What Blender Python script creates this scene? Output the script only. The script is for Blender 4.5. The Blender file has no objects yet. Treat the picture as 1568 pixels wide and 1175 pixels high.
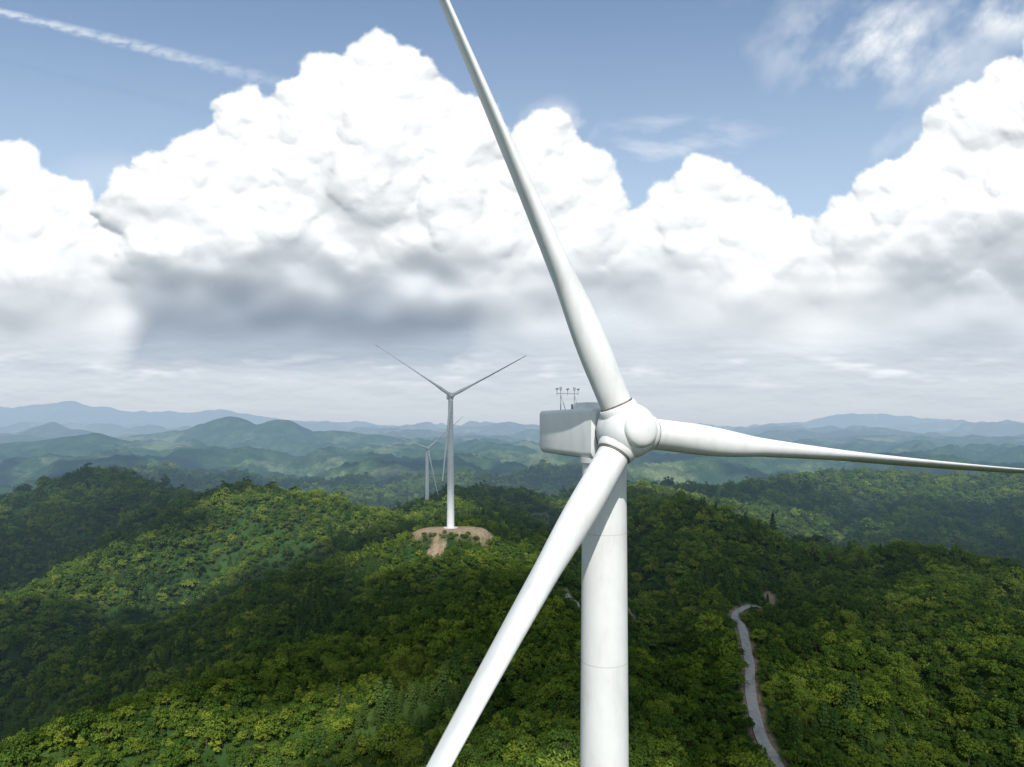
import bpy, math, random
import numpy as np
from mathutils import Vector
rng = np.random.default_rng(7)
random.seed(7)
F=1060.0; CU=784.0; HV=652.0
def P(u,v,D):
    return ((u-CU)/F*D, D, -(v-HV)/F*D)
scene=bpy.context.scene
# ------------------------------------------------------------------ noise
perm=np.arange(256); rng.shuffle(perm); perm=np.concatenate([perm,perm,perm])
ga=rng.uniform(0,2*np.pi,256); GX=np.cos(ga); GY=np.sin(ga)
def gn(x,y,seed=0):
    x=np.asarray(x,float)+seed*17.31; y=np.asarray(y,float)+seed*9.77
    xi=np.floor(x).astype(int); yi=np.floor(y).astype(int)
    fx=x-xi; fy=y-yi
    u=fx*fx*fx*(fx*(fx*6-15)+10); v=fy*fy*fy*(fy*(fy*6-15)+10)
    def g(ix,iy,dx,dy):
        h=perm[perm[ix&255]+(iy&255)]&255
        return GX[h]*dx+GY[h]*dy
    a=g(xi,yi,fx,fy); b=g(xi+1,yi,fx-1,fy); c=g(xi,yi+1,fx,fy-1); d=g(xi+1,yi+1,fx-1,fy-1)
    return ((a*(1-u)+b*u)*(1-v)+(c*(1-u)+d*u)*v)*1.5
def fbm(x,y,o=4,seed=0,gain=.5):
    s=0;a=1;f=1;t=0
    for i in range(o):
        s=s+a*gn(x*f,y*f,seed+i*3);t+=a;a*=gain;f*=2.03
    return s/t
def ridged(x,y,o=4,seed=0,gain=.5):
    s=0;a=1;f=1;t=0
    for i in range(o):
        s=s+a*(1-np.abs(gn(x*f,y*f,seed+i*3))*1.6);t+=a;a*=gain;f*=2.03
    return s/t
def sst(a,b,x):
    t=np.clip((x-a)/(b-a),0,1); return t*t*(3-2*t)
# ------------------------------------------------------------------ terrain
T=4.0
def R(pts,s,w): 
    return ([ (p[0],p[1],p[2]-T) for p in [P(*q) if len(q)==3 else q[:3] for q in pts]],s,w)
def RD(D,uv,s,w): return R([(u,v,D) for u,v in uv],s,w)
ridges=[
 R([P(690,812,418)+(0,),(0,330,-72,0),(20,230,-80,0),(6,45,-78,0),(0,-200,-90,0)],.42,14),
 R([(0,330,-74,0),P(560,975,300)+(0,),P(350,1025,268)+(0,),P(100,1105,232)+(0,),P(-200,1200,200)+(0,)],.62,7),
 R([P(690,815,418)+(0,),P(560,845,420)+(0,),P(380,905,400)+(0,),P(200,965,380)+(0,)],.62,7),
 R([(690,815,418),(745,800,520),(700,770,640),(700,752,900)],.48,15),
 R([(620,795,560),(520,770,620),(370,744,680),(200,835,560),(0,920,455),(-250,990,400)],.52,10),
 R([(370,744,680),(290,768,760),(145,727,950),(0,768,950),(-250,750,950)],.48,20),
 R([(145,727,950),(60,800,750),(-80,850,650)],.48,18),
 R([(600,790,900),(700,750,900),(765,747,880),(860,772,820),(985,742,850),(1080,765,900)],.46,20),
 R([(985,742,850),(960,775,600),(1060,770,480),(1150,815,430),(1310,862,400),(1400,840,400),(1480,850,385),(1568,893,340),(1720,960,300)],.55,10),
 R([(960,790,560),(880,810,450),(780,860,380)],.52,9),
 R([(1060,772,480),(1105,880,360),(1130,935,316),(1150,1048,236),(1195,1172,193),(1230,1400,150)],.42,10),
 R([(1400,840,400),(1490,925,300),(1600,1040,230),(1750,1150,200)],.55,9),
 R([(1300,865,400),(1290,950,300),(1310,1060,230)],.50,9),
 R([(950,742,1050),(1100,752,1100),(1200,735,1250),(1330,722,1350),(1450,735,1300),(1568,725,1300),(1800,720,1300)],.42,30),
 R([(1450,735,1300),(1400,790,1000),(1330,840,800)],.42,20),
 R([(1568,725,1300),(1640,800,900),(1600,850,700)],.42,20),
 R([(1200,735,1250),(1150,800,900)],.42,20),
 RD(12500,[(-400,626),(-200,632),(-60,616),(20,624),(110,616),(170,627),(230,632),(350,628),(440,641),(560,648),(700,655)],.35,150),
 RD(6300,[(-200,668),(-60,655),(30,662),(90,644),(130,656),(170,668)],.42,60),
 RD(5000,[(150,672),(230,663),(310,656),(370,639),(405,654),(437,641),(478,656),(570,662),(640,672)],.46,40),
 RD(3900,[(-100,690),(60,672),(150,660),(215,676),(300,684)],.4,60),
 RD(9500,[(560,662),(700,654),(780,646),(860,654),(990,662)],.38,100),
 RD(12500,[(980,662),(1100,656),(1180,650),(1240,643),(1300,631),(1400,638),(1500,648),(1600,653),(1750,640),(1900,650)],.35,150),
 RD(7600,[(1100,690),(1230,672),(1360,662),(1470,676),(1600,666),(1750,672)],.4,90),
 RD(4000,[(640,705),(760,692),(850,700)],.38,60),
]
NEAR=17
road_pts=[P(1235,1400,148),P(1195,1172,193),P(1166,1105,212),P(1150,1048,236),P(1147,990,268),P(1138,955,298),P(1126,936,318),P(1142,932,328),P(1164,942,334)]
road2=[P(960,912,325),P(890,905,325),P(862,890,342)]
def cat(pts,n=14):
    pts=[np.array(p[:2]) for p in pts]; out=[]
    pp=[2*pts[0]-pts[1]]+pts+[2*pts[-1]-pts[-2]]
    for i in range(1,len(pp)-2):
        for k in range(n):
            t=k/n;a,b,c,d=pp[i-1],pp[i],pp[i+1],pp[i+2]
            out.append(.5*((2*b)+(-a+c)*t+(2*a-5*b+4*c-d)*t*t+(-a+3*b-3*c+d)*t**3))
    out.append(pts[-1]); return np.array(out)
RC=cat(road_pts); RC2=cat(road2)
def pdist(x,y,C):
    d=np.full(x.shape,1e9)
    for i in range(len(C)-1):
        ax,ay=C[i];bx,by=C[i+1];dx,dy=bx-ax,by-ay;L=dx*dx+dy*dy+1e-9
        t=np.clip(((x-ax)*dx+(y-ay)*dy)/L,0,1)
        d=np.minimum(d,np.hypot(x-ax-t*dx,y-ay-t*dy))
    return d
T2=P(690,808,418); T3=P(654,800,744)
def height(x,y):
    x=np.asarray(x,float);y=np.asarray(y,float)
    r=np.hypot(x,y)
    wa=np.clip(r/40,4,16)
    wx=x+wa*fbm(x/85,y/85,3,1); wy=y+wa*fbm(x/85,y/85,3,5)
    kf=sst(2500,4500,r)
    wx=wx+kf*260*fbm(x/1100,y/1100,4,91); wy=wy+kf*260*fbm(x/1100,y/1100,4,95)
    crag=kf*np.interp(r,[2500,6000,12000],[15,40,75])*fbm(x/520,y/520,4,98)
    acc=np.full(x.shape,-1e3); dm=np.full(x.shape,1e9)
    for n_,(pts,s,w) in enumerate(ridges):
        best=np.full(x.shape,-1e4)
        for i in range(len(pts)-1):
            ax,ay,az=pts[i];bx,by,bz=pts[i+1];dx,dy=bx-ax,by-ay;L=dx*dx+dy*dy+1e-9
            t=np.clip(((wx-ax)*dx+(wy-ay)*dy)/L,0,1)
            d=np.hypot(wx-ax-t*dx,wy-ay-t*dy)
            if n_<NEAR: dm=np.minimum(dm,d)
            v=az+(bz-az)*t-s*(np.sqrt(d*d+w*w)-w)
            best=np.maximum(best,v)
        acc=np.logaddexp(acc,best/4.0)
    amp=np.interp(r,[0,1300,2300,4500,7000,9500,12500,16000,30000],[20,40,130,190,230,300,380,300,200])
    base=np.interp(r,[0,500,1000,1800,3000,6000,9000,30000],[-180,-180,-195,-235,-255,-270,-270,-300])
    n1=ridged(x/1000+3,y/1000,5,11); n2=ridged(x/2600,y/2600+1.7,5,21); k=sst(4000,8000,r)
    n=n1*(1-k)+n2*k
    far=base+amp*(sst(.2,1.05,n))
    far+=np.clip(r/3000,0,1)*14*fbm(x/150,y/150,3,33)
    acc=np.logaddexp(acc,far/4.0)
    z=4.0*acc+crag
    g=sst(5,60,dm)*sst(4000,1500,r)
    z+=g*(ridged(x/80,y/80,3,41)-.65)*40
    z+=fbm(x/30,y/30,2,51)*2.0
    for (cx,cy,cz,r0) in [(T2[0]+2,T2[1]-3,T2[2],11),(6,45,-80,10)]:
        d=np.hypot((x-cx)/1.5,y-cy); k=sst(r0+13,r0,d); z=z*(1-k)+cz*k
    return z
dense=np.radians(np.arange(-52,52.01,.15)); rest=np.radians(np.arange(54,307,2.0))
ang=np.concatenate([dense,rest]); nA=len(ang)
rad=np.concatenate([np.geomspace(2,100,40)[:-1],np.geomspace(100,3000,290)[:-1],np.geomspace(3000,30000,230)]); nR=len(rad)
A,RR=np.meshgrid(ang,rad); GXX=RR*np.sin(A); GYY=RR*np.cos(A); GZ=height(GXX,GYY)
def grid_mesh(name,X,Y,Z,wrap=False,attrs={},vattrs={}):
    nr,nc=X.shape
    me=bpy.data.meshes.new(name)
    co=np.stack([X,Y,Z],-1).reshape(-1,3).astype(np.float32)
    i=np.arange(nr-1)[:,None]; c=nc if wrap else nc-1
    j=np.arange(c)[None,:]; j2=(j+1)%nc
    q=np.stack([i*nc+j,i*nc+j2,(i+1)*nc+j2,(i+1)*nc+j],-1).reshape(-1,4)
    me.vertices.add(len(co)); me.vertices.foreach_set('co',co.ravel())
    me.loops.add(q.size); me.loops.foreach_set('vertex_index',q.ravel().astype(np.int32))
    me.polygons.add(len(q)); me.polygons.foreach_set('loop_start',(np.arange(len(q))*4).astype(np.int32))
    try: me.polygons.foreach_set('loop_total',np.full(len(q),4,np.int32))
    except Exception: pass
    me.polygons.foreach_set('use_smooth',np.ones(len(q),bool))
    for k,a in attrs.items():
        at=me.attributes.new(k,'FLOAT','POINT'); at.data.foreach_set('value',a.reshape(-1).astype(np.float32))
    for k,a in vattrs.items():
        at=me.attributes.new(k,'FLOAT_VECTOR','POINT'); at.data.foreach_set('vector',a.reshape(-1).astype(np.float32))
    me.update(calc_edges=True)
    ob=bpy.data.objects.new(name,me); scene.collection.objects.link(ob)
    return ob
dr=np.minimum(pdist(GXX,GYY,RC),pdist(GXX,GYY,RC2))
nz=fbm(GXX/9,GYY/9,3,61)
dirt=sst(4.2,2.4,dr+nz*1.6)
def scar(x,y):
    n=fbm(x/9,y/9,3,61)
    a=sst(1.25,.85,np.hypot((x-T2[0]-2)/26,(y-T2[1]+3)/14)+n*.4)
    b=sst(1.2,.8,np.hypot((x+43)/6,(y-391)/10)+n*.8)
    c=sst(1.2,.8,np.hypot((x-P(1180,900,345)[0])/4,(y-345)/9)+n*.8)
    return np.maximum(np.maximum(a,b),c)
dirt=np.maximum(dirt,scar(GXX,GYY))
dirt=np.maximum(dirt,sst(20,12,np.hypot(GXX-6,GYY-45)))
terrain=grid_mesh('terrain',GXX,GYY,GZ,True,{'dirt':dirt})
# ------------------------------------------------------------------ materials
def newmat(name):
    m=bpy.data.materials.new(name); m.use_nodes=True; nt=m.node_tree; nt.nodes.clear()
    m.cycles.emission_sampling='NONE'
    return m,nt
def N(nt,t,**kw):
    n=nt.nodes.new(t)
    for k,v in kw.items():
        if k in('operation','blend_type','data_type','attribute_name','attribute_type','feature','noise_dimensions'): setattr(n,k,v)
    return n
def math_(nt,op,a,b=None,clamp=False):
    n=nt.nodes.new('ShaderNodeMath'); n.operation=op; n.use_clamp=clamp
    for i,x in enumerate((a,b)):
        if x is None: continue
        if isinstance(x,(int,float)): n.inputs[i].default_value=x
        else: nt.links.new(x,n.inputs[i])
    return n.outputs[0]
def noise(nt,scale,detail=4,rough=.5,vec=None):
    n=nt.nodes.new('ShaderNodeTexNoise'); n.inputs['Scale'].default_value=scale; n.inputs['Detail'].default_value=detail; n.inputs['Roughness'].default_value=rough
    if vec is None:
        g=nt.nodes.new('ShaderNodeNewGeometry'); vec=g.outputs['Position']
    nt.links.new(vec,n.inputs['Vector']); return n.outputs['Fac']
def ramp(nt,fac,stops):
    n=nt.nodes.new('ShaderNodeValToRGB'); cr=n.color_ramp
    while len(cr.elements)<len(stops): cr.elements.new(.5)
    for e,(p,c) in zip(cr.elements,stops):
        e.position=p; e.color=(c[0],c[1],c[2],1) if not isinstance(c,(int,float)) else (c,c,c,1)
    nt.links.new(fac,n.inputs[0]); return n.outputs[0]
def mixc(nt,f,a,b,bt='MIX'):
    n=nt.nodes.new('ShaderNodeMix'); n.data_type='RGBA'; n.blend_type=bt
    for s,x in ((n.inputs[0],f),(n.inputs[6],a),(n.inputs[7],b)):
        if isinstance(x,(int,float)): s.default_value=x
        elif isinstance(x,tuple): s.default_value=(x[0],x[1],x[2],1)
        else: nt.links.new(x,s)
    return n.outputs[2]
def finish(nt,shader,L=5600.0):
    # distance haze painted as emission over the surface, thicker away from the site
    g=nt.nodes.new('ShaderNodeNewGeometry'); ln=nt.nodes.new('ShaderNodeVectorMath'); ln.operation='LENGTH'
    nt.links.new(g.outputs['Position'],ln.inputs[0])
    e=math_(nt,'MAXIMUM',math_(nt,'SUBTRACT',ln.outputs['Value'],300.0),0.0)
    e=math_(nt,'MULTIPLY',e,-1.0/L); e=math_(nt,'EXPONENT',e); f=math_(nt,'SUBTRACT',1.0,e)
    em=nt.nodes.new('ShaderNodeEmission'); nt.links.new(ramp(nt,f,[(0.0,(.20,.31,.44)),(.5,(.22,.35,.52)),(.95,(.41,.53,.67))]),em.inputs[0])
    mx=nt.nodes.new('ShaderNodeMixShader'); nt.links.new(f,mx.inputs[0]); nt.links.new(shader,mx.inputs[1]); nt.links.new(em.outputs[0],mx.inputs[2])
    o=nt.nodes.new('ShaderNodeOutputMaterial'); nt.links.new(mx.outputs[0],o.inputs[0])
def principled(nt,col,rough=.6,bump=None,bd=.1,bs=.5):
    b=nt.nodes.new('ShaderNodeBsdfPrincipled')
    if isinstance(col,tuple): b.inputs['Base Color'].default_value=(*col,1)
    else: nt.links.new(col,b.inputs['Base Color'])
    b.inputs['Roughness'].default_value=rough
    if bump is not None:
        bm=nt.nodes.new('ShaderNodeBump'); bm.inputs['Strength'].default_value=bs; bm.inputs['Distance'].default_value=bd
        nt.links.new(bump,bm.inputs['Height']); nt.links.new(bm.outputs[0],b.inputs['Normal'])
    return b.outputs[0]
def diffuse(nt,col,bump=None,bd=.1,bs=.5):
    b=nt.nodes.new('ShaderNodeBsdfDiffuse'); nt.links.new(col,b.inputs[0])
    if bump is not None:
        bm=nt.nodes.new('ShaderNodeBump'); bm.inputs['Strength'].default_value=bs; bm.inputs['Distance'].default_value=bd
        nt.links.new(bump,bm.inputs['Height']); nt.links.new(bm.outputs[0],b.inputs['Normal'])
    return b.outputs[0]
# terrain
m,nt=newmat('forest_ground')
n1=noise(nt,.012,5,.55); n2=noise(nt,.12,3,.6); n3=noise(nt,.0022,5,.65)
c=ramp(nt,n1,[(.3,(.022,.048,.016)),(.5,(.036,.072,.020)),(.7,(.070,.11,.028))])
c=mixc(nt,ramp(nt,n3,[(.54,0.0),(.62,.85)]),c,(.17,.20,.08))
c=mixc(nt,.6,c,ramp(nt,n2,[(.3,.45),(.7,1.4)]),'MULTIPLY')
n5=noise(nt,.25,4,.6)
dc=ramp(nt,n5,[(.3,(.20,.135,.085)),(.6,(.31,.24,.17)),(.75,(.10,.10,.04))])
at=N(nt,'ShaderNodeAttribute',attribute_name='dirt')
c=mixc(nt,at.outputs['Fac'],c,dc)
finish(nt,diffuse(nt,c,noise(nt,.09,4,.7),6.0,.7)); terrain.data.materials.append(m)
# road
m_road,nt=newmat('concrete_road')
c=ramp(nt,noise(nt,.5,4,.6),[(.3,(.27,.26,.24)),(.7,(.40,.385,.36))])
finish(nt,diffuse(nt,c))
def make_road(name,C,w):
    d=np.gradient(C,axis=0); d/=np.linalg.norm(d,axis=1)[:,None]; nrm=np.stack([-d[:,1],d[:,0]],1)
    offs=np.array([-w,-w*.5,0,w*.5,w]); X=C[:,0:1]+nrm[:,0:1]*offs; Y=C[:,1:2]+nrm[:,1:2]*offs
    Z=height(X,Y); Zc=np.repeat(Z.max(axis=1)[:,None],5,1)+.35
    ob=grid_mesh(name,X,Y,Zc); ob.data.materials.append(m_road); return ob
make_road('road',RC,1.8); make_road('road',RC2,1.8)
# leaves
def leafmat(name,stops,tr=.25):
    m,nt=newmat(name)
    oi=nt.nodes.new('ShaderNodeAttribute'); oi.attribute_type='INSTANCER'; oi.attribute_name='tint'
    big=noise(nt,.013,3,.5)
    f=math_(nt,'ADD',math_(nt,'MULTIPLY',oi.outputs['Fac'],.6),math_(nt,'MULTIPLY',big,.5))
    c=ramp(nt,f,stops)
    d=nt.nodes.new('ShaderNodeBsdfDiffuse'); t=nt.nodes.new('ShaderNodeBsdfTranslucent')
    nt.links.new(c,d.inputs[0]); nt.links.new(mixc(nt,1.0,c,(1.1,1.2,.5),'MULTIPLY'),t.inputs[0])
    x=nt.nodes.new('ShaderNodeMixShader'); x.inputs[0].default_value=tr
    nt.links.new(d.outputs[0],x.inputs[1]); nt.links.new(t.outputs[0],x.inputs[2])
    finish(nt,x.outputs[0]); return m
m_leaf=leafmat('broadleaf_foliage',[(.15,(.038,.078,.017)),(.42,(.080,.14,.025)),(.64,(.15,.21,.030)),(.9,(.27,.31,.045))])
m_con=leafmat('conifer_foliage',[(.2,(.036,.078,.024)),(.8,(.09,.14,.034))],.1)
m_bam=leafmat('bamboo_foliage',[(.2,(.16,.23,.035)),(.8,(.28,.33,.06))],.35)
m_bark,nt=newmat('bark'); c=ramp(nt,noise(nt,3,3),[(.3,(.06,.045,.03)),(.7,(.14,.11,.08))]); finish(nt,diffuse(nt,c))
# ------------------------------------------------------------------ tree prototypes
protos=bpy.data.collections.new('forest_tree_kinds')
def limb(V,Fa,a,b,r0,r1,n=5):
    a=np.array(a,float);b=np.array(b,float);d=b-a;d/=np.linalg.norm(d)
    x=np.cross(d,[.3,.9,.1]);x/=np.linalg.norm(x);y=np.cross(d,x);s=len(V)
    for p,r in((a,r0),(b,r1)):
        for k in range(n):
            t=2*np.pi*k/n; V.append(p+r*(x*np.cos(t)+y*np.sin(t)))
    for k in range(n): Fa.append((s+k,s+(k+1)%n,s+n+(k+1)%n,s+n+k))
def leafq(V,Fa,p,nrm,sx,sy):
    nrm=nrm/ (np.linalg.norm(nrm)+1e-9); x=np.cross(nrm,rng.normal(size=3)); x/=np.linalg.norm(x)+1e-9; y=np.cross(nrm,x); s=len(V)
    V.extend([p-x*sx*.5-y*sy*.2, p+x*sx*.1-y*sy*.5, p+x*sx*.5+y*sy*.15-nrm*sx*.15, p-x*sx*.1+y*sy*.5]); Fa.append((s,s+1,s+2,s+3))
def proto(name,build,leaf):
    V=[];Fa=[];nb=build(V,Fa)
    me=bpy.data.meshes.new(name); me.from_pydata([tuple(v) for v in V],[],Fa)
    me.materials.append(m_bark); me.materials.append(leaf)
    mi=np.ones(len(Fa),np.int32); mi[:nb]=0; me.polygons.foreach_set('material_index',mi); me.update()
    ob=bpy.data.objects.new(name,me); protos.objects.link(ob)
def broad(H,Rr,ncl,per,flat):
    def f(V,Fa):
        limb(V,Fa,(0,0,-1.5),(0.1,0,H*.55),.2,.1)
        cl=[]
        for i in range(ncl):
            t=rng.uniform(0,2*np.pi); rr=Rr*math.sqrt(rng.uniform(0,1))*.85
            z=H*(.80-.5*(rr/Rr)**1.5*flat)+rng.uniform(-.7,.6)
            if i<3: z=H*.4; 
            c=np.array([rr*np.cos(t),rr*np.sin(t),z]); cl.append((c,rng.uniform(.2,.46)*Rr))
        for c,_ in cl: limb(V,Fa,(0.05,0,H*.35),c,.08,.03,4)
        nb=len(Fa)
        for c,r in cl:
            for k in range(int(per*(.5+r/Rr*1.6))):
                d=rng.normal(size=3); d/=np.linalg.norm(d)
                if d[2]<-.3: d[2]*=-.6
                p=c+d*r*rng.uniform(.6,1.25)*np.array([1,1,.9])
                sz=rng.uniform(.28,.58)
                leafq(V,Fa,p,d+rng.normal(size=3)*.6+np.array([0,0,.2]),sz,sz*.8)
        return nb
    return f
def conif(V,Fa):
    limb(V,Fa,(0,0,-1.5),(0,0,6.0),.18,.03); nb=len(Fa)
    for k in range(620):
        h=rng.uniform(0,1); z=.6+5.7*h; R0=1.9*(1-h)**.75*(.72+.28*math.sin(h*50))
        t=rng.uniform(0,6.283); rr=R0*rng.uniform(.45,1.08)
        leafq(V,Fa,np.array([rr*np.cos(t),rr*np.sin(t),z-.25*rr]),np.array([np.cos(t)*.5,np.sin(t)*.5,.8])+rng.normal(size=3)*.3,.55,.3)
    return nb
def bamboo(V,Fa):
    st=[]
    for i in range(9):
        t=rng.uniform(0,6.283);l=rng.uniform(.5,2.0);b=np.array([rng.uniform(-.7,.7),rng.uniform(-.7,.7),-1])
        m=b+np.array([l*.3*np.cos(t),l*.3*np.sin(t),5]);e=m+np.array([l*np.cos(t),l*np.sin(t),1.8]);st.append((b,m,e))
        limb(V,Fa,b,m,.05,.04,4);limb(V,Fa,m,e,.04,.01,4)
    nb=len(Fa)
    for b,m,e in st:
        for k in range(75):
            s=rng.uniform(.1,1); p=(m*(1-s)+e*s) if rng.random()<.65 else (b*(1-s)+m*s)
            leafq(V,Fa,p+rng.normal(size=3)*.38,np.array([0,0,.6])+rng.normal(size=3)*.6,.55,.22)
    return nb
proto('tree_a_broadleaf',broad(5.0,2.5,14,48,1),m_leaf)
proto('tree_b_broadleaf',broad(6.6,2.2,15,46,1.1),m_leaf)
proto('tree_c_broadleaf',broad(4.2,2.8,16,46,.8),m_leaf)
proto('tree_d_shrub',broad(3.2,2.2,12,46,.9),m_leaf)
proto('tree_e_broadleaf',broad(5.6,2.9,18,44,.9),m_leaf)
proto('tree_f_broadleaf',broad(5.8,1.8,12,46,1.2),m_leaf)
proto('tree_g_conifer',conif,m_con)
proto('tree_h_bamboo',bamboo,m_bam)
# scatter
def jgrid(sp,r0,r1,amax=50):
    x=np.arange(-r1,r1,sp); y=np.arange(-200 if r0<100 else 0,r1,sp); X,Y=np.meshgrid(x,y)
    X=X+rng.uniform(-.6,.6,X.shape)*sp; Y=Y+rng.uniform(-.6,.6,X.shape)*sp
    X=X.ravel();Y=Y.ravel(); r=np.hypot(X,Y); a=np.degrees(np.abs(np.arctan2(X,Y)))
    k=(r>=r0)&(r<r1)&((a<amax)|(r<130)); return X[k],Y[k]
PX=[];PY=[];PS=[]
for sp,r0,r1,sc in((2.7,14,430,.78),(3.9,430,1000,1.08),(7.5,1000,2300,1.9)):
    x,y=jgrid(sp,r0,r1); PX.append(x);PY.append(y);PS.append(np.full(len(x),sc)*rng.lognormal(0,.32,len(x)))
PX=np.concatenate(PX);PY=np.concatenate(PY);PS=np.concatenate(PS)
ex=np.minimum(pdist(PX,PY,RC),pdist(PX,PY,RC2))
keep=(ex>3.7)&(scar(PX,PY)<.35)&(np.hypot(PX-6,PY-45)>14)
PX=PX[keep];PY=PY[keep];PS=PS[keep]; PZ=height(PX,PY)-.3
nP=len(PX)
sel=fbm(PX/60,PY/60,3,71)+rng.normal(0,.16,nP)
idx=rng.integers(0,6,nP); idx[(sel>.36)&(np.hypot(PX,PY)<900)]=6; s2=fbm(PX/45,PY/45,3,81)+rng.normal(0,.10,nP); idx[s2>.42]=7
nearpad=np.hypot(PX-T2[0],PY-T2[1]+22)<26; PS[nearpad]*=.62
me=bpy.data.meshes.new('forest'); me.vertices.add(nP); me.vertices.foreach_set('co',np.stack([PX,PY,PZ],-1).astype(np.float32).ravel())
tint=np.clip(rng.beta(1.5,2.1,nP)+.3*fbm(PX/25,PY/25,3,87),0,1)
for k,a in(('scl',PS),('rot',rng.uniform(0,6.283,nP)),('tx',rng.normal(0,.13,nP)),('tint',tint)):
    t_=me.attributes.new(k,'FLOAT','POINT'); t_.data.foreach_set('value',a.astype(np.float32))
t_=me.attributes.new('idx','INT','POINT'); t_.data.foreach_set('value',idx.astype(np.int32))
forest=bpy.data.objects.new('forest',me); scene.collection.objects.link(forest)
ng=bpy.data.node_groups.new('scatter','GeometryNodeTree')
ng.interface.new_socket('Geometry',in_out='INPUT',socket_type='NodeSocketGeometry'); ng.interface.new_socket('Geometry',in_out='OUTPUT',socket_type='NodeSocketGeometry')
gi=ng.nodes.new('NodeGroupInput');go=ng.nodes.new('NodeGroupOutput');ip=ng.nodes.new('GeometryNodeInstanceOnPoints');ci=ng.nodes.new('GeometryNodeCollectionInfo')
ci.inputs['Collection'].default_value=protos; ci.inputs['Separate Children'].default_value=True; ci.inputs['Reset Children'].default_value=True
ip.inputs['Pick Instance'].default_value=True
def na(nm,ty):
    n=ng.nodes.new('GeometryNodeInputNamedAttribute'); n.data_type=ty; n.inputs['Name'].default_value=nm; return n.outputs['Attribute']
cx=ng.nodes.new('ShaderNodeCombineXYZ'); ng.links.new(na('rot','FLOAT'),cx.inputs[2]); ng.links.new(na('tx','FLOAT'),cx.inputs[0])
ng.links.new(gi.outputs[0],ip.inputs['Points']); ng.links.new(ci.outputs[0],ip.inputs['Instance']); ng.links.new(na('idx','INT'),ip.inputs['Instance Index'])
ng.links.new(cx.outputs[0],ip.inputs['Rotation']); ng.links.new(na('scl','FLOAT'),ip.inputs['Scale']); ng.links.new(ip.outputs[0],go.inputs[0])
md=forest.modifiers.new('scatter','NODES'); md.node_group=ng
# ------------------------------------------------------------------ wind turbines
m_paint,nt=newmat('white_turbine_paint')
tc=nt.nodes.new('ShaderNodeTexCoord'); mp=nt.nodes.new('ShaderNodeMapping'); mp.inputs['Scale'].default_value=(1,1,.3); nt.links.new(tc.outputs['Object'],mp.inputs[0])
st=noise(nt,1.2,6,.65,mp.outputs[0]); bl=noise(nt,.35,5,.6,tc.outputs['Object'])
c=ramp(nt,st,[(.25,(.60,.60,.585)),(.5,(.69,.695,.695)),(.75,(.715,.72,.72))])
c=mixc(nt,.5,c,ramp(nt,bl,[(.3,.86),(.6,1.0)]),'MULTIPLY')
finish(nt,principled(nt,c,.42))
m_red,nt=newmat('red_tip_paint'); finish(nt,principled(nt,(.22,.06,.06),.5))
m_dark,nt=newmat('dark_seal'); finish(nt,principled(nt,ramp(nt,noise(nt,3,3),[(.3,(.09,.075,.06)),(.7,(.22,.19,.16))]),.7))
m_seam,nt=newmat('flange_seam'); finish(nt,principled(nt,(.52,.52,.51),.5))
m_grime,nt=newmat('weathered_trailing_edge'); finish(nt,principled(nt,ramp(nt,noise(nt,2.2,5,.7),[(.3,(.26,.25,.23)),(.7,(.46,.45,.44))]),.6))
m_metal,nt=newmat('grey_metal'); finish(nt,principled(nt,(.25,.26,.28),.45))
def mo(name,V,Fa,mats,parent,mi=None,smooth=True,auto=None):
    me=bpy.data.meshes.new(name); o=np.array(parent.location); me.from_pydata([tuple(np.array(v)-o) for v in V],[],Fa)
    for q in mats: me.materials.append(q)
    if mi is not None: me.polygons.foreach_set('material_index',np.array(mi,np.int32))
    me.polygons.foreach_set('use_smooth',np.full(len(Fa),smooth)); me.update()
    if auto:
        me.set_sharp_from_angle(angle=math.radians(auto))
    ob=bpy.data.objects.new(name,me); scene.collection.objects.link(ob); ob.parent=parent; return ob
def revolve(V,Fa,prof,o,ax,n=64,mi=None,mids=None):
    ax=np.array(ax,float);ax/=np.linalg.norm(ax);x=np.cross(ax,[0.02,.03,1] if abs(ax[2])<.9 else [1,0,0]);x/=np.linalg.norm(x);y=np.cross(ax,x);s=len(V);o=np.array(o,float)
    for r,h in prof:
        for k in range(n):
            t=2*np.pi*k/n; V.append(o+ax*h+r*(x*np.cos(t)+y*np.sin(t)))
    for i in range(len(prof)-1):
        for k in range(n):
            Fa.append((s+i*n+k,s+i*n+(k+1)%n,s+(i+1)*n+(k+1)%n,s+(i+1)*n+k))
            if mi is not None: mi.append(mids[i] if mids else 0)
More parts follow.
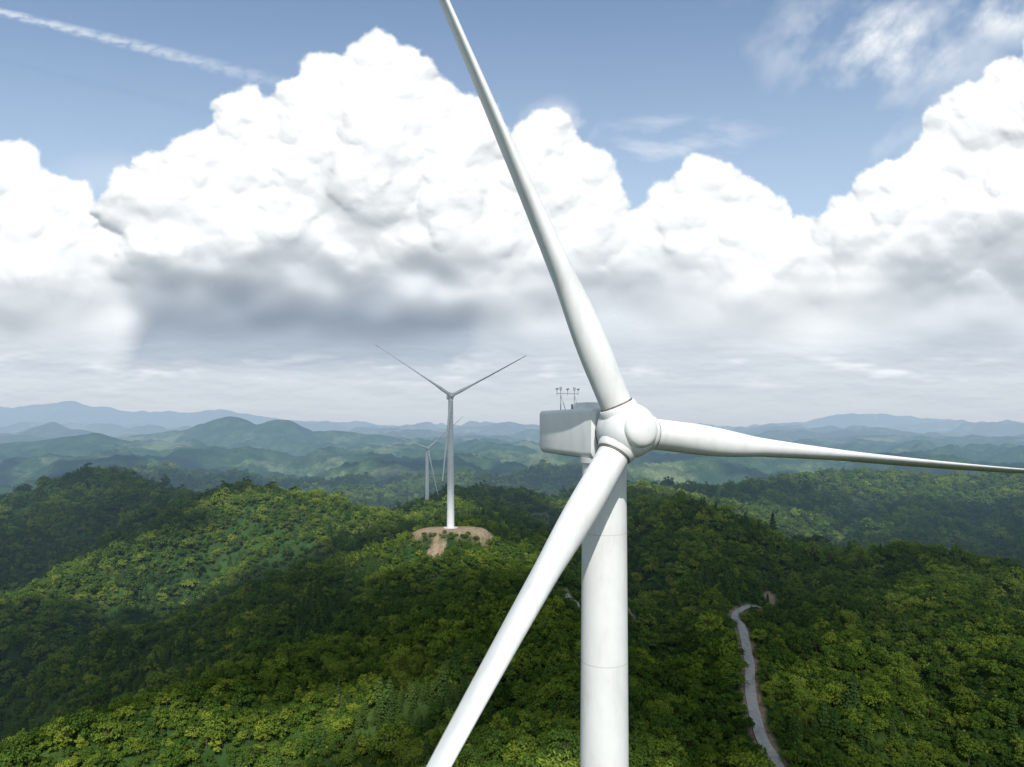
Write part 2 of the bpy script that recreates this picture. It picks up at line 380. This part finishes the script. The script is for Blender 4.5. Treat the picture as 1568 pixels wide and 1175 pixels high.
def blade(name,H,a,d,L,parent,bend,pitch,r0=1.35,s=1.0,rt=1.0,bandd=False):
    e_in=np.cross(a,d)   # in-plane, counter-clockwise seen from the front
    V=[];Fa=[];mi=[];ns=72;nc=44
    for i in range(ns):
        t=(i/(ns-1)); r=r0+(L-r0)*t
        w=sst(.03,.20,t)
        ch=s*np.interp(t,[0,.04,.20,.35,.6,.85,.97,1],[1.95*rt,1.95*rt,2.4,2.05,1.5,1.0,.62,.1])
        th=np.interp(t,[0,.05,.2,.4,.7,1],[1,1,.52,.30,.21,.16])
        pt=pitch+math.radians(np.interp(t,[0,.2,.5,1],[0,0,-6,-12]))
        ec=math.cos(pt)*e_in+math.sin(pt)*a; et=np.cross(d,ec)
        off=e_in*bend*t*t
        for k in range(nc):
            q=2*np.pi*k/nc; x=(1-math.cos(q))/2
            yt=5*.2*(.2969*math.sqrt(x)-.126*x-.3516*x*x+.2843*x**3-.1036*x**4)/.2*th*.5*2
            yc=math.sin(q)*.5
            sg=1 if q<=np.pi else -1
            cx=(.5-x)*(1-w)+(.32-x)*w
            ya=sg*yt*(1.15 if sg>0 else .85)
            yy=yc*(1-w)+ya*w
            V.append(H+d*r+off+ec*cx*ch+et*yy*ch)
        if i:
            for k in range(nc):
                Fa.append(((i-1)*nc+k,(i-1)*nc+(k+1)%nc,i*nc+(k+1)%nc,i*nc+k))
                mi.append(1 if (t>.955) else (3 if (.13<t<.9 and abs(k+.5-nc/2)<4.1) else 0))
    Fa.append(tuple(range((ns-1)*nc,ns*nc)));mi.append(1)
    # root seal ring
    n0=len(Fa); revolve(V,Fa,[(.96*s*rt,0),(1.03*s*rt,0.02),(1.03*s*rt,.13),(.96*s*rt,.15)],H+d*(r0-.03),d,48)
    mi+= [2]*(len(Fa)-n0)
    return mo(name,V,Fa,[m_paint,m_red,m_dark,m_grime],parent,mi,True,50)
def box(V,Fa,pts8):
    s=len(V);V.extend(pts8);
    for f in((0,1,2,3),(7,6,5,4),(0,4,5,1),(1,5,6,2),(2,6,7,3),(3,7,4,0)):Fa.append(tuple(s+i for i in f))
def turbine(base,ztop,theta,tilt,angs,L,rtop,rmid,rbase,over,bend,pitch,hz,rt=1.0,bandd=False):
    """ztop: nacelle axis height; origin of nacelle on tower axis"""
    e=bpy.data.objects.new('wind_turbine',None); e.location=base; scene.collection.objects.link(e)
    th=math.radians(theta);ti=math.radians(tilt)
    ah=np.array([math.sin(th),-math.cos(th),0.]); up=np.array([0,0,1.]); rr=np.array([math.cos(th),math.sin(th),0])
    a=ah*math.cos(ti)+up*math.sin(ti); u=-ah*math.sin(ti)+up*math.cos(ti)
    Tp=np.array([base[0],base[1],ztop])
    # tower
    V=[];Fa=[];mi=[]
    zt=ztop-2.25; zb=base[2]-1
    def rad_(z): return float(np.interp(-(z-ztop),[2.2,22,ztop-zb],[rtop,rmid,rbase]))
    prof=[];mids=[]
    rings=[ztop-6.9,ztop-15.2,ztop-23.5,ztop-38,ztop-56]
    prof.append((rtop,zt));
    for z in rings:
        for dz in(.03,-.03): prof.append((rad_(z+dz),z+dz))
    prof.append((rad_(zb),zb))
    mids=[0]
    for _ in rings: mids+=[1,0]
    revolve(V,Fa,prof,(base[0],base[1],0),(0,0,1),96,mi,mids)
    revolve(V,Fa,[(rtop+.0,.25),(rtop+.16,.22),(rtop+.16,-.12),(rtop+.0,-.15)],(base[0],base[1],zt),(0,0,1),64); mi+=[1]*(len(Fa)-len(mi))
    revolve(V,Fa,[(0,.6),(rbase*1.9,.55),(rbase*1.95,-2)],(base[0],base[1],base[2]),(0,0,1),48); mi+=[1]*(len(Fa)-len(mi))
    mo('tower',V,Fa,[m_paint,m_seam],e,mi,True,35)
    # service door on the tower
    V=[];Fa=[]; dn=-ah; o=np.array([base[0],base[1],base[2]+1.6])+dn*(rbase-.02)
    box(V,Fa,[o+rr*x+dn*y+up*z for y in(0,.12) for x,z in((-.5,-1),(.5,-1),(.5,1.1),(-.5,1.1))]); mo('door',V,Fa,[m_metal],e,None,False)
    # nacelle : lofted rounded-rect sections along the axis
    V=[];Fa=[];secs=[(-6.75,.90,.80,-1.45,.4),(-6.6,1.42,1.02,-1.80,.35),(-6.35,1.55,1.10,-1.92,.28),(-3.5,1.6,1.12,-2.02,.28),(0.2,1.6,1.12,-2.12,.28),(.95,1.55,1.10,-2.10,.3),(1.15,1.35,.95,-1.9,.4)]
    nc=32
    for (h,w,zt_,zb_,rc) in secs:
        ring=[]
        for (sx,sz,a0) in((1,1,0),(-1,1,90),(-1,-1,180),(1,-1,270)):
            rq=rc*(1.7 if sz<0 else 1)
            cxx=sx*(w-rq); czz=(zt_-rq) if sz>0 else (zb_+rq)
            for k in range(8):
                t=math.radians(a0+90*k/7); ring.append((cxx+rq*math.cos(t),czz+rq*math.sin(t)))
        for x,z in ring: V.append(Tp+ah*h+rr*x+up*z)
    for i in range(len(secs)-1):
        for k in range(nc): Fa.append((i*nc+k,i*nc+(k+1)%nc,(i+1)*nc+(k+1)%nc,(i+1)*nc+k))
    Fa.append(tuple(range(nc)));Fa.append(tuple(range((len(secs)-1)*nc,len(secs)*nc)))
    mo('nacelle',V,Fa,[m_paint],e,None,True,28)
    # roof hatch and weather mast
    V=[];Fa=[]
    def lb(h0,h1,x0,x1,z0,z1,tp=0):
        box(V,Fa,[Tp+ah*h+rr*x+up*z for z,q in((z0,0),(z1,tp)) for h,x in((h0+q,x0+q),(h1-q,x0+q),(h1-q,x1-q),(h0+q,x1-q))])
    lb(-2.2,-.5,-1.1,.5,1.10,1.55,.12); mo('roof_hatch',V,Fa,[m_paint],e,None,False)
    V=[];Fa=[]
    def L_(h,x,z): return Tp+ah*h+rr*x+up*z
    for x0 in(-.75,.35):
        limb(V,Fa,L_(-4.6,x0,1.05),L_(-4.6,x0,2.55),.04,.03,6)
        limb(V,Fa,L_(-4.6,x0,2.2),L_(-3.9,x0,1.1),.025,.025,5)
        limb(V,Fa,L_(-4.6,x0,2.55),L_(-4.6,x0,2.75),.09,.09,8)
    limb(V,Fa,L_(-4.6,-1.05,2.3),L_(-4.6,.65,2.3),.03,.03,6)
    for x0 in(-1.05,-.2,.65):
        limb(V,Fa,L_(-4.6,x0,2.15),L_(-4.6,x0,2.62),.025,.025,6); limb(V,Fa,L_(-4.75,x0,2.62),L_(-4.45,x0,2.62),.05,.05,6)
    limb(V,Fa,L_(-3.2,-.6,1.05),L_(-3.2,-.6,1.5),.1,.08,8)
    mo('weather_mast',V,Fa,[m_metal],e,None,True)
    # hub
    H=Tp+ah*over+up*hz
    V=[];Fa=[];mi=[]
    revolve(V,Fa,[(1.30,-1.5),(1.42,-1.45),(1.42,-1.18),(1.30,-1.12)],H,a,64); mi+=[1]*(len(Fa)-len(mi))
    prof=[(1.0,-1.25),(1.50,-1.15),(1.66,-.9),(1.74,-.4),(1.75,.1),(1.68,.6),(1.52,1.0),(1.30,1.28),(1.16,1.36),(1.12,1.38),(1.11,1.50),(1.10,1.62),(.99,1.76),(.75,1.88),(.4,1.95),(0.001,1.97)]
    revolve(V,Fa,prof,H,a,72); mi+=[0]*(len(Fa)-len(mi))
    ds=[]
    for an in angs:
        q=math.radians(an); d=rr*math.cos(q)+u*math.sin(q); d/=np.linalg.norm(d); ds.append(d)
        revolve(V,Fa,[(1.22*rt,.5),(1.22*rt,1.2),(1.19*rt,1.5),(1.13*rt,1.66),(1.10*rt,1.70),(1.0*rt,1.72)],H,d,48); mi+=[0]*(len(Fa)-len(mi))
    mo('hub',V,Fa,[m_paint,m_dark],e,mi,True,40)
    for i,d in enumerate(ds): blade('blade_%d'%(i+1),H,a,d,L,e,bend,math.radians(pitch),1.70,1.0,rt,bandd)
    return e
zb=float(height(np.array([6.]),np.array([45.]))[0])
turbine((6,45,zb),0.0,24,5,(113.2,-6.0,234.3),46,1.42,1.57,1.95,2.65,.9,82,-.3,1.0)
turbine((T2[0],T2[1],T2[2]-.3),P(690,606,418)[2],14,4,(146,28,263),54,1.45,1.7,2.3,3.2,.5,70,0,1.0,True)
turbine((T3[0],T3[1],float(height(np.array([T3[0]]),np.array([T3[1]]))[0])),P(654,686,744)[2],22,4,(160,40,281),54,1.5,1.8,2.3,3.2,.5,70,0,1.0,True)
# ------------------------------------------------------------------ cumulus wall
DW=15000.0; sp=1.35
us=np.arange(-260,1830,sp); vs=np.arange(-240,700,sp); U,VV=np.meshgrid(us,vs); nr,ncol=U.shape
NEG=-1e3
Hc=np.full(U.shape,NEG)
def splat(u,v,d,r):
    i0=max(int((v-r-vs[0])/sp),0);i1=min(int((v+r-vs[0])/sp)+2,nr);j0=max(int((u-r-us[0])/sp),0);j1=min(int((u+r-us[0])/sp)+2,ncol)
    if i0>=i1 or j0>=j1: return
    dd=r*r-(us[j0:j1][None,:]-u)**2-(vs[i0:i1][:,None]-v)**2
    h=np.where(dd>0,d+np.sqrt(np.maximum(dd,0)),NEG); w=Hc[i0:i1,j0:j1]; np.maximum(w,h,out=w)
clouds=[ # (depth, base_v, [(u,v,r)])
 (-60,620,[(20,300,62),(-45,310,80),(70,335,62),(105,390,72),(30,420,120),(150,425,66),(-150,330,110),(90,500,90),(-100,480,130)]),
 (-70,600,[(1075,315,62),(1020,345,50),(1140,335,58),(1168,375,52),(1050,420,100),(1150,450,110),(980,415,66),(1090,510,80)]),
 (-40,600,[(1295,360,50),(1365,325,66),(1420,290,55),(1480,225,72),(1550,190,85),(1640,160,100),(1450,380,105),(1335,430,90),(1580,350,130),(1255,415,50),(1700,300,140),(1480,500,90)]),
 (-60,560,[(845,215,42),(885,300,60),(925,350,46),(860,400,100),(820,300,90)]),
 (0,545,[(572,165,86),(505,180,72),(640,190,84),(690,235,80),(460,165,34),(430,245,72),(375,200,52),(395,260,70),(330,270,66),(255,290,62),(205,318,48),(560,290,140),(425,350,120),(290,390,100),(700,340,120),(740,420,110),(620,440,115),(480,450,100),(340,450,95),(265,470,60)]),
]
for dep,bv,L0 in clouds:
    lv=[(u,v,dep-.45*r,r) for u,v,r in L0]
    for lev,(n,ra,rb) in enumerate(((0,0,0),(13,.30,.5),(9,.30,.52),(6,.3,.55))):
        if lev:
            nx=[]
            for (u,v,d,r) in lv:
                if r<9 and lev==3 and rng.random()<.4: continue
                dv=rng.normal(size=(n,3)); dv/=np.linalg.norm(dv,axis=1)[:,None]; dv[:,2]=np.abs(dv[:,2]); dv[:,1]=np.where(dv[:,1]>.45,-dv[:,1],dv[:,1])
                rs=r*rng.uniform(ra,rb,n)
                for k in range(n):
                    nv=v+dv[k,1]*r*.82
                    if nv+rs[k]>bv+8: continue
                    nx.append((u+dv[k,0]*r*.82,nv,d+dv[k,2]*r*.82,rs[k]))
            lv=nx
        for q in lv:
            if q[1]<700: splat(*q)
def blur(a,r):
    for ax in(0,1):
        for _ in range(2):
            p=np.pad(a,[(r+1,r) if k==ax else (0,0) for k in(0,1)],mode='edge'); c=np.cumsum(p,axis=ax)
            n_=a.shape[ax]; hi=np.take(c,range(2*r+1,2*r+1+n_),axis=ax); lo=np.take(c,range(0,n_),axis=ax); a=(hi-lo)/(2*r+1)
    return a
# warp
wu=fbm(U/60,VV/60,3,101)*9+fbm(U/14,VV/14,3,103)*4.5; wv=fbm(U/60,VV/60,3,107)*9+fbm(U/14,VV/14,3,109)*4.5
I=np.clip(np.rint((VV+wv-vs[0])/sp).astype(int),0,nr-1); J=np.clip(np.rint((U+wu-us[0])/sp).astype(int),0,ncol-1)
Hc=Hc[I,J]; mask=(Hc>NEG+1).astype(float)
Hm=np.where(mask>0,Hc,0)
def nb(r): 
    return blur(Hm,r)/np.maximum(blur(mask,r),1e-3)
H1=nb(1);H3=nb(3);H9=nb(10);H25=nb(28)
edge_n=fbm(U/70,VV/50,4,129)
base_dark=np.clip((VV-(385+edge_n*70))/110,0,1.4)*sst(175,235,U+edge_n*60)*sst(800,600,U+edge_n*120)
base_dark=blur(base_dark,8)
soft=np.clip(sst(310,480,VV)*.75+.6*sst(-.1,.5,fbm(U/190,VV/130,3,113))+1.2*base_dark,0,1)  # calmer, mistier parts
Hin=(.17*H1+.30*H3+.29*H9+.24*H25)*(1-soft)+(.02*H1+.10*H3+.32*H9+.56*H25)*soft
Hf=Hin*.80
Hf+=fbm(U/170,VV/120,3,123)*22+fbm(U/24,VV/24,3,121)*1.0*(1-soft)
Hf=Hf-base_dark*80
bd2=blur(np.clip((VV-(335+fbm(U/90,VV/50,3,133)*60))/110,0,1)*sst(1290,1430,U),16); Hf=Hf-bd2*40
bd3=blur(np.clip((VV-(370+fbm(U/80,VV/60,3,137)*70))/120,0,1)*sst(640,720,U)*sst(1250,1000,U),16); Hf=Hf-bd3*18
bd4=blur(np.clip((VV-(400+fbm(U/80,VV/60,3,139)*60))/120,0,1)*sst(190,120,U),16); Hf=Hf-bd4*14
bm3=blur(mask,3); bm14=blur(mask,16); bm34=blur(mask,40); lw=sst(370,480,VV); en=fbm(U/9,VV/9,4,131)
lw2=sst(440,540,VV)
af=sst(.16,.97,(bm3*(1-lw)+(bm14*(1-lw2)+bm34*lw2)*lw)+en*.36*(1-lw2))
hz=sst(340,520,VV)*.98
cb=fbm(U/150,VV/48,5,151)
hz=np.maximum(hz, sst(.0,.6,cb)*sst(300,430,VV)*.9)
def reg(cu,cv,ru,rv): return np.exp(-((U-cu)/ru)**2-((VV-cv)/rv)**2)
ca,sa=math.cos(.75),math.sin(.75)
Ur=U*ca-VV*sa; Vr=U*sa+VV*ca
w1=fbm(Ur/150,Vr/95,7,161,.56); w2=fbm(U/170,VV/50,6,171,.55)
wis=np.maximum(reg(1350,65,150,85)*sst(-.45,.6,w1)*1.25, reg(1040,215,130,38)*sst(-.5,.7,w2)*.85)
wis=np.maximum(wis,reg(1540,15,110,50)*sst(-.4,.5,w1)*1.1)
wis=np.maximum(wis,reg(860,190,60,35)*.7*sst(-.3,.4,w1)); wis=np.maximum(wis,reg(1330,220,170,70)*sst(-.4,.9,w1)*.45)
wis=np.maximum(wis,reg(160,270,120,50)*.3)
veil=.01+.17*sst(-50,380,VV)
ab=np.clip(np.maximum(hz,np.maximum(wis,veil)),0,1)
alpha=1-(1-af)*(1-ab)
low=sst(480,575,VV)
# surface directions of the vapour, fading to a plain curtain where it is thin or misty
def grad(h): 
    gv,gu=np.gradient(h,sp); return gu,gv
g1u,g1v=grad(Hf); HsB=blur(Hf,10); g2u,g2v=grad(HsB)
m_=np.clip(sst(400,500,VV)*.9+base_dark*.6,0,.92)
gu=g1u*(1-m_)+g2u*m_; gv=g1v*(1-m_)+g2v*m_
core=sst(.35,.9,blur(mask,4))*(1-lw)+sst(.3,1.,bm34)*lw
gu*=core; gv*=core
lowcl=fbm(U/150,VV/40,4,181)*14; g3u,g3v=grad(lowcl)
gu=gu*(1-low)+g3u*low*.3; gv=gv*(1-low)+g3v*low*.3
gm=np.sqrt(gu*gu+gv*gv); cmp_=.95/(1+.5*gm); gu*=cmp_; gv*=cmp_
nx=-gu; nz_=gv; ny=-np.ones_like(gu); ln=np.sqrt(nx*nx+ny*ny+nz_*nz_)
NRM=np.stack([nx/ln,ny/ln,nz_/ln],-1)
yy=DW-blur(Hf,12)*(DW/F)*.05
fade=1-sst(525,585,VV)
patch=sst(.0,.5,fbm(U/120,VV/26,4,193))*np.exp(-((VV-565)/28)**2)
dens=np.clip(1-1.0*np.clip(blur(base_dark,8),0,1)*fade-.45*bd2*fade-.28*bd3*fade-.25*bd4*fade+.22*fbm(U/170,VV/120,4,187)*fade-.5*low+.6*patch,0,1.1)  # shade of the cloud bases, painted as a tone from dark to bright
sky_clouds=grid_mesh('cumulus_clouds',(U-CU)/F*yy,yy,(HV-VV)/F*yy,False,{'cover':alpha,'scatter':dens},{'billow':NRM})
def cloudmat(name,billow):
    m,nt=newmat(name)
    at=N(nt,'ShaderNodeAttribute',attribute_name='cover')
    d=nt.nodes.new('ShaderNodeBsdfDiffuse'); d.inputs[0].default_value=(.45,.445,.435,1)
    em=nt.nodes.new('ShaderNodeEmission')  # painted glow standing in for light scattered inside the cloud
    if billow:
        nv=N(nt,'ShaderNodeAttribute',attribute_name='billow'); nt.links.new(nv.outputs['Vector'],d.inputs['Normal'])
        ds=N(nt,'ShaderNodeAttribute',attribute_name='scatter'); nt.links.new(ramp(nt,ds.outputs['Fac'],[(0,(.115,.15,.20)),(1,(.265,.28,.30))]),em.inputs[0])  # scatter carries the painted base shade into glow and diffuse colour
        nt.links.new(ramp(nt,ds.outputs['Fac'],[(0,(.20,.22,.245)),(1,(.46,.45,.435))]),d.inputs[0])
    else: em.inputs[0].default_value=(.28,.30,.33,1)
    ad=nt.nodes.new('ShaderNodeAddShader'); nt.links.new(d.outputs[0],ad.inputs[0]); nt.links.new(em.outputs[0],ad.inputs[1])
    g=nt.nodes.new('ShaderNodeNewGeometry'); sx=nt.nodes.new('ShaderNodeSeparateXYZ'); nt.links.new(g.outputs['Position'],sx.inputs[0])
    f=math_(nt,'MULTIPLY',math_(nt,'EXPONENT',math_(nt,'MULTIPLY',sx.outputs['Z'],-1/1400)),.92,True)
    eh=nt.nodes.new('ShaderNodeEmission'); eh.inputs[0].default_value=(.56,.62,.69,1)  # horizon haze painted as emission, stronger lower down
    mx=nt.nodes.new('ShaderNodeMixShader'); nt.links.new(f,mx.inputs[0]); nt.links.new(ad.outputs[0],mx.inputs[1]); nt.links.new(eh.outputs[0],mx.inputs[2])
    tr=nt.nodes.new('ShaderNodeBsdfTransparent'); m2=nt.nodes.new('ShaderNodeMixShader'); nt.links.new(at.outputs['Fac'],m2.inputs[0]); nt.links.new(tr.outputs[0],m2.inputs[1]); nt.links.new(mx.outputs[0],m2.inputs[2])
    o=nt.nodes.new('ShaderNodeOutputMaterial'); nt.links.new(m2.outputs[0],o.inputs[0]); return m
sky_clouds.data.materials.append(cloudmat('cloud_vapour',True))
# contrail
s_=np.linspace(-.3,1.0,520); w_=np.linspace(-1,1,25); S,W=np.meshgrid(s_,w_)
cu=S*460; cv=18+S*112+6*S*S; wd=8+7*S; Uc=cu-W*wd*.24; Vc=cv+W*wd
Dc=14300.0
al=np.clip(1-np.abs(W)**1.5,0,1)*sst(-.55,.55,fbm(cu/16,Vc/8,4,191)+(.35-np.abs(W+.2)*.5))*np.interp(S,[-.3,0,.5,.85,1],[.75,.75,.55,.3,0])*.75
ct=grid_mesh('contrail',(Uc-CU)/F*Dc,np.full(S.shape,Dc)+0*S,(HV-Vc)/F*Dc,False,{'cover':al}); ct.data.materials.append(cloudmat('contrail_vapour',False))
# ------------------------------------------------------------------ unseen cloud sheet added overhead to shade the hills, holes cut where they stay lit
sd=np.array([.05,-.68,.73]); sd/=np.linalg.norm(sd)
ZC=1400.0
gx,gy=np.meshgrid(np.linspace(-3000,3000,420),np.linspace(-500,3200,380))
def el(cx,cy,rx,ry,rot=0,e0=1.15,e1=.85):
    c_,s__=math.cos(rot),math.sin(rot);dx=gx-cx;dy=gy-cy
    return sst(e0,e1,np.hypot((dx*c_+dy*s__)/rx,(-dx*s__+dy*c_)/ry)+fbm(gx/60,gy/60,3,201)*.3)
lit=np.zeros(gx.shape)
for q,wt in (((8,80,78,105,0),1),((-125,195,95,40,.3),1),((-235,545,205,56,.62),1),((-150,640,130,75,-.2),1),((-40,425,60,45,0),.9),((170,225,75,70,.3),.38),((240,330,60,40,0),.3),((900,1300,420,200,0),.9),((330,900,180,90,0),.8),((120,840,90,50,0),.9),((-600,850,120,60,0),.3)):
    lit=np.maximum(lit,wt*el(*q))
lit=np.maximum(lit,sst(-.12,.2,fbm(gx/520,gy/380,3,211))*sst(1000,1500,gy))
al=(1-lit)*.96*sst(3000,2600,np.abs(gx))*sst(3200,2900,gy)*sst(-500,-200,gy)
k_=(ZC+90)/sd[2]
oh=grid_mesh('cloud_shadow_sheet',gx+sd[0]*k_,gy+sd[1]*k_,ZC+40*fbm(gx/200,gy/200,4,221),False,{'cover':al})
m,nt=newmat('cloud_shadow_material')
at=N(nt,'ShaderNodeAttribute',attribute_name='cover')
d=nt.nodes.new('ShaderNodeBsdfDiffuse'); d.inputs[0].default_value=(.9,.9,.9,1); t=nt.nodes.new('ShaderNodeBsdfTranslucent'); t.inputs[0].default_value=(.9,.9,.9,1)
mx=nt.nodes.new('ShaderNodeMixShader'); mx.inputs[0].default_value=.22; nt.links.new(d.outputs[0],mx.inputs[1]); nt.links.new(t.outputs[0],mx.inputs[2])
tr=nt.nodes.new('ShaderNodeBsdfTransparent'); m2=nt.nodes.new('ShaderNodeMixShader'); nt.links.new(at.outputs['Fac'],m2.inputs[0]); nt.links.new(tr.outputs[0],m2.inputs[1]); nt.links.new(mx.outputs[0],m2.inputs[2])
o=nt.nodes.new('ShaderNodeOutputMaterial'); nt.links.new(m2.outputs[0],o.inputs[0]); oh.data.materials.append(m)
# ------------------------------------------------------------------ light, world, camera
sun=bpy.data.lights.new('sun','SUN'); sun.energy=5.0; sun.angle=math.radians(.5); sun.color=(1,.965,.90)
so=bpy.data.objects.new('sun',sun); so.rotation_euler=Vector(sd).to_track_quat('Z','Y').to_euler(); scene.collection.objects.link(so)
w=bpy.data.worlds.new('World'); scene.world=w; w.use_nodes=True; nt=w.node_tree; nt.nodes.clear()
sk=nt.nodes.new('ShaderNodeTexSky'); sk.sky_type='NISHITA'; sk.sun_disc=False
sk.sun_elevation=math.asin(sd[2]); sk.sun_rotation=math.atan2(sd[0],sd[1]); sk.altitude=0; sk.air_density=1.25; sk.dust_density=.6; sk.ozone_density=1.0
bg=nt.nodes.new('ShaderNodeBackground'); bg.inputs[1].default_value=.15; o=nt.nodes.new('ShaderNodeOutputWorld')
nt.links.new(sk.outputs[0],bg.inputs[0]); nt.links.new(bg.outputs[0],o.inputs[0])
cam=bpy.data.cameras.new('camera'); cam.sensor_width=36; cam.lens=F/1568*36; cam.shift_y=65/1568; cam.clip_start=.5; cam.clip_end=60000
co=bpy.data.objects.new('camera',cam); co.rotation_euler=(math.radians(90),0,0); scene.collection.objects.link(co); scene.camera=co
scene.view_settings.view_transform='Standard'; scene.view_settings.look='None'; scene.view_settings.exposure=0
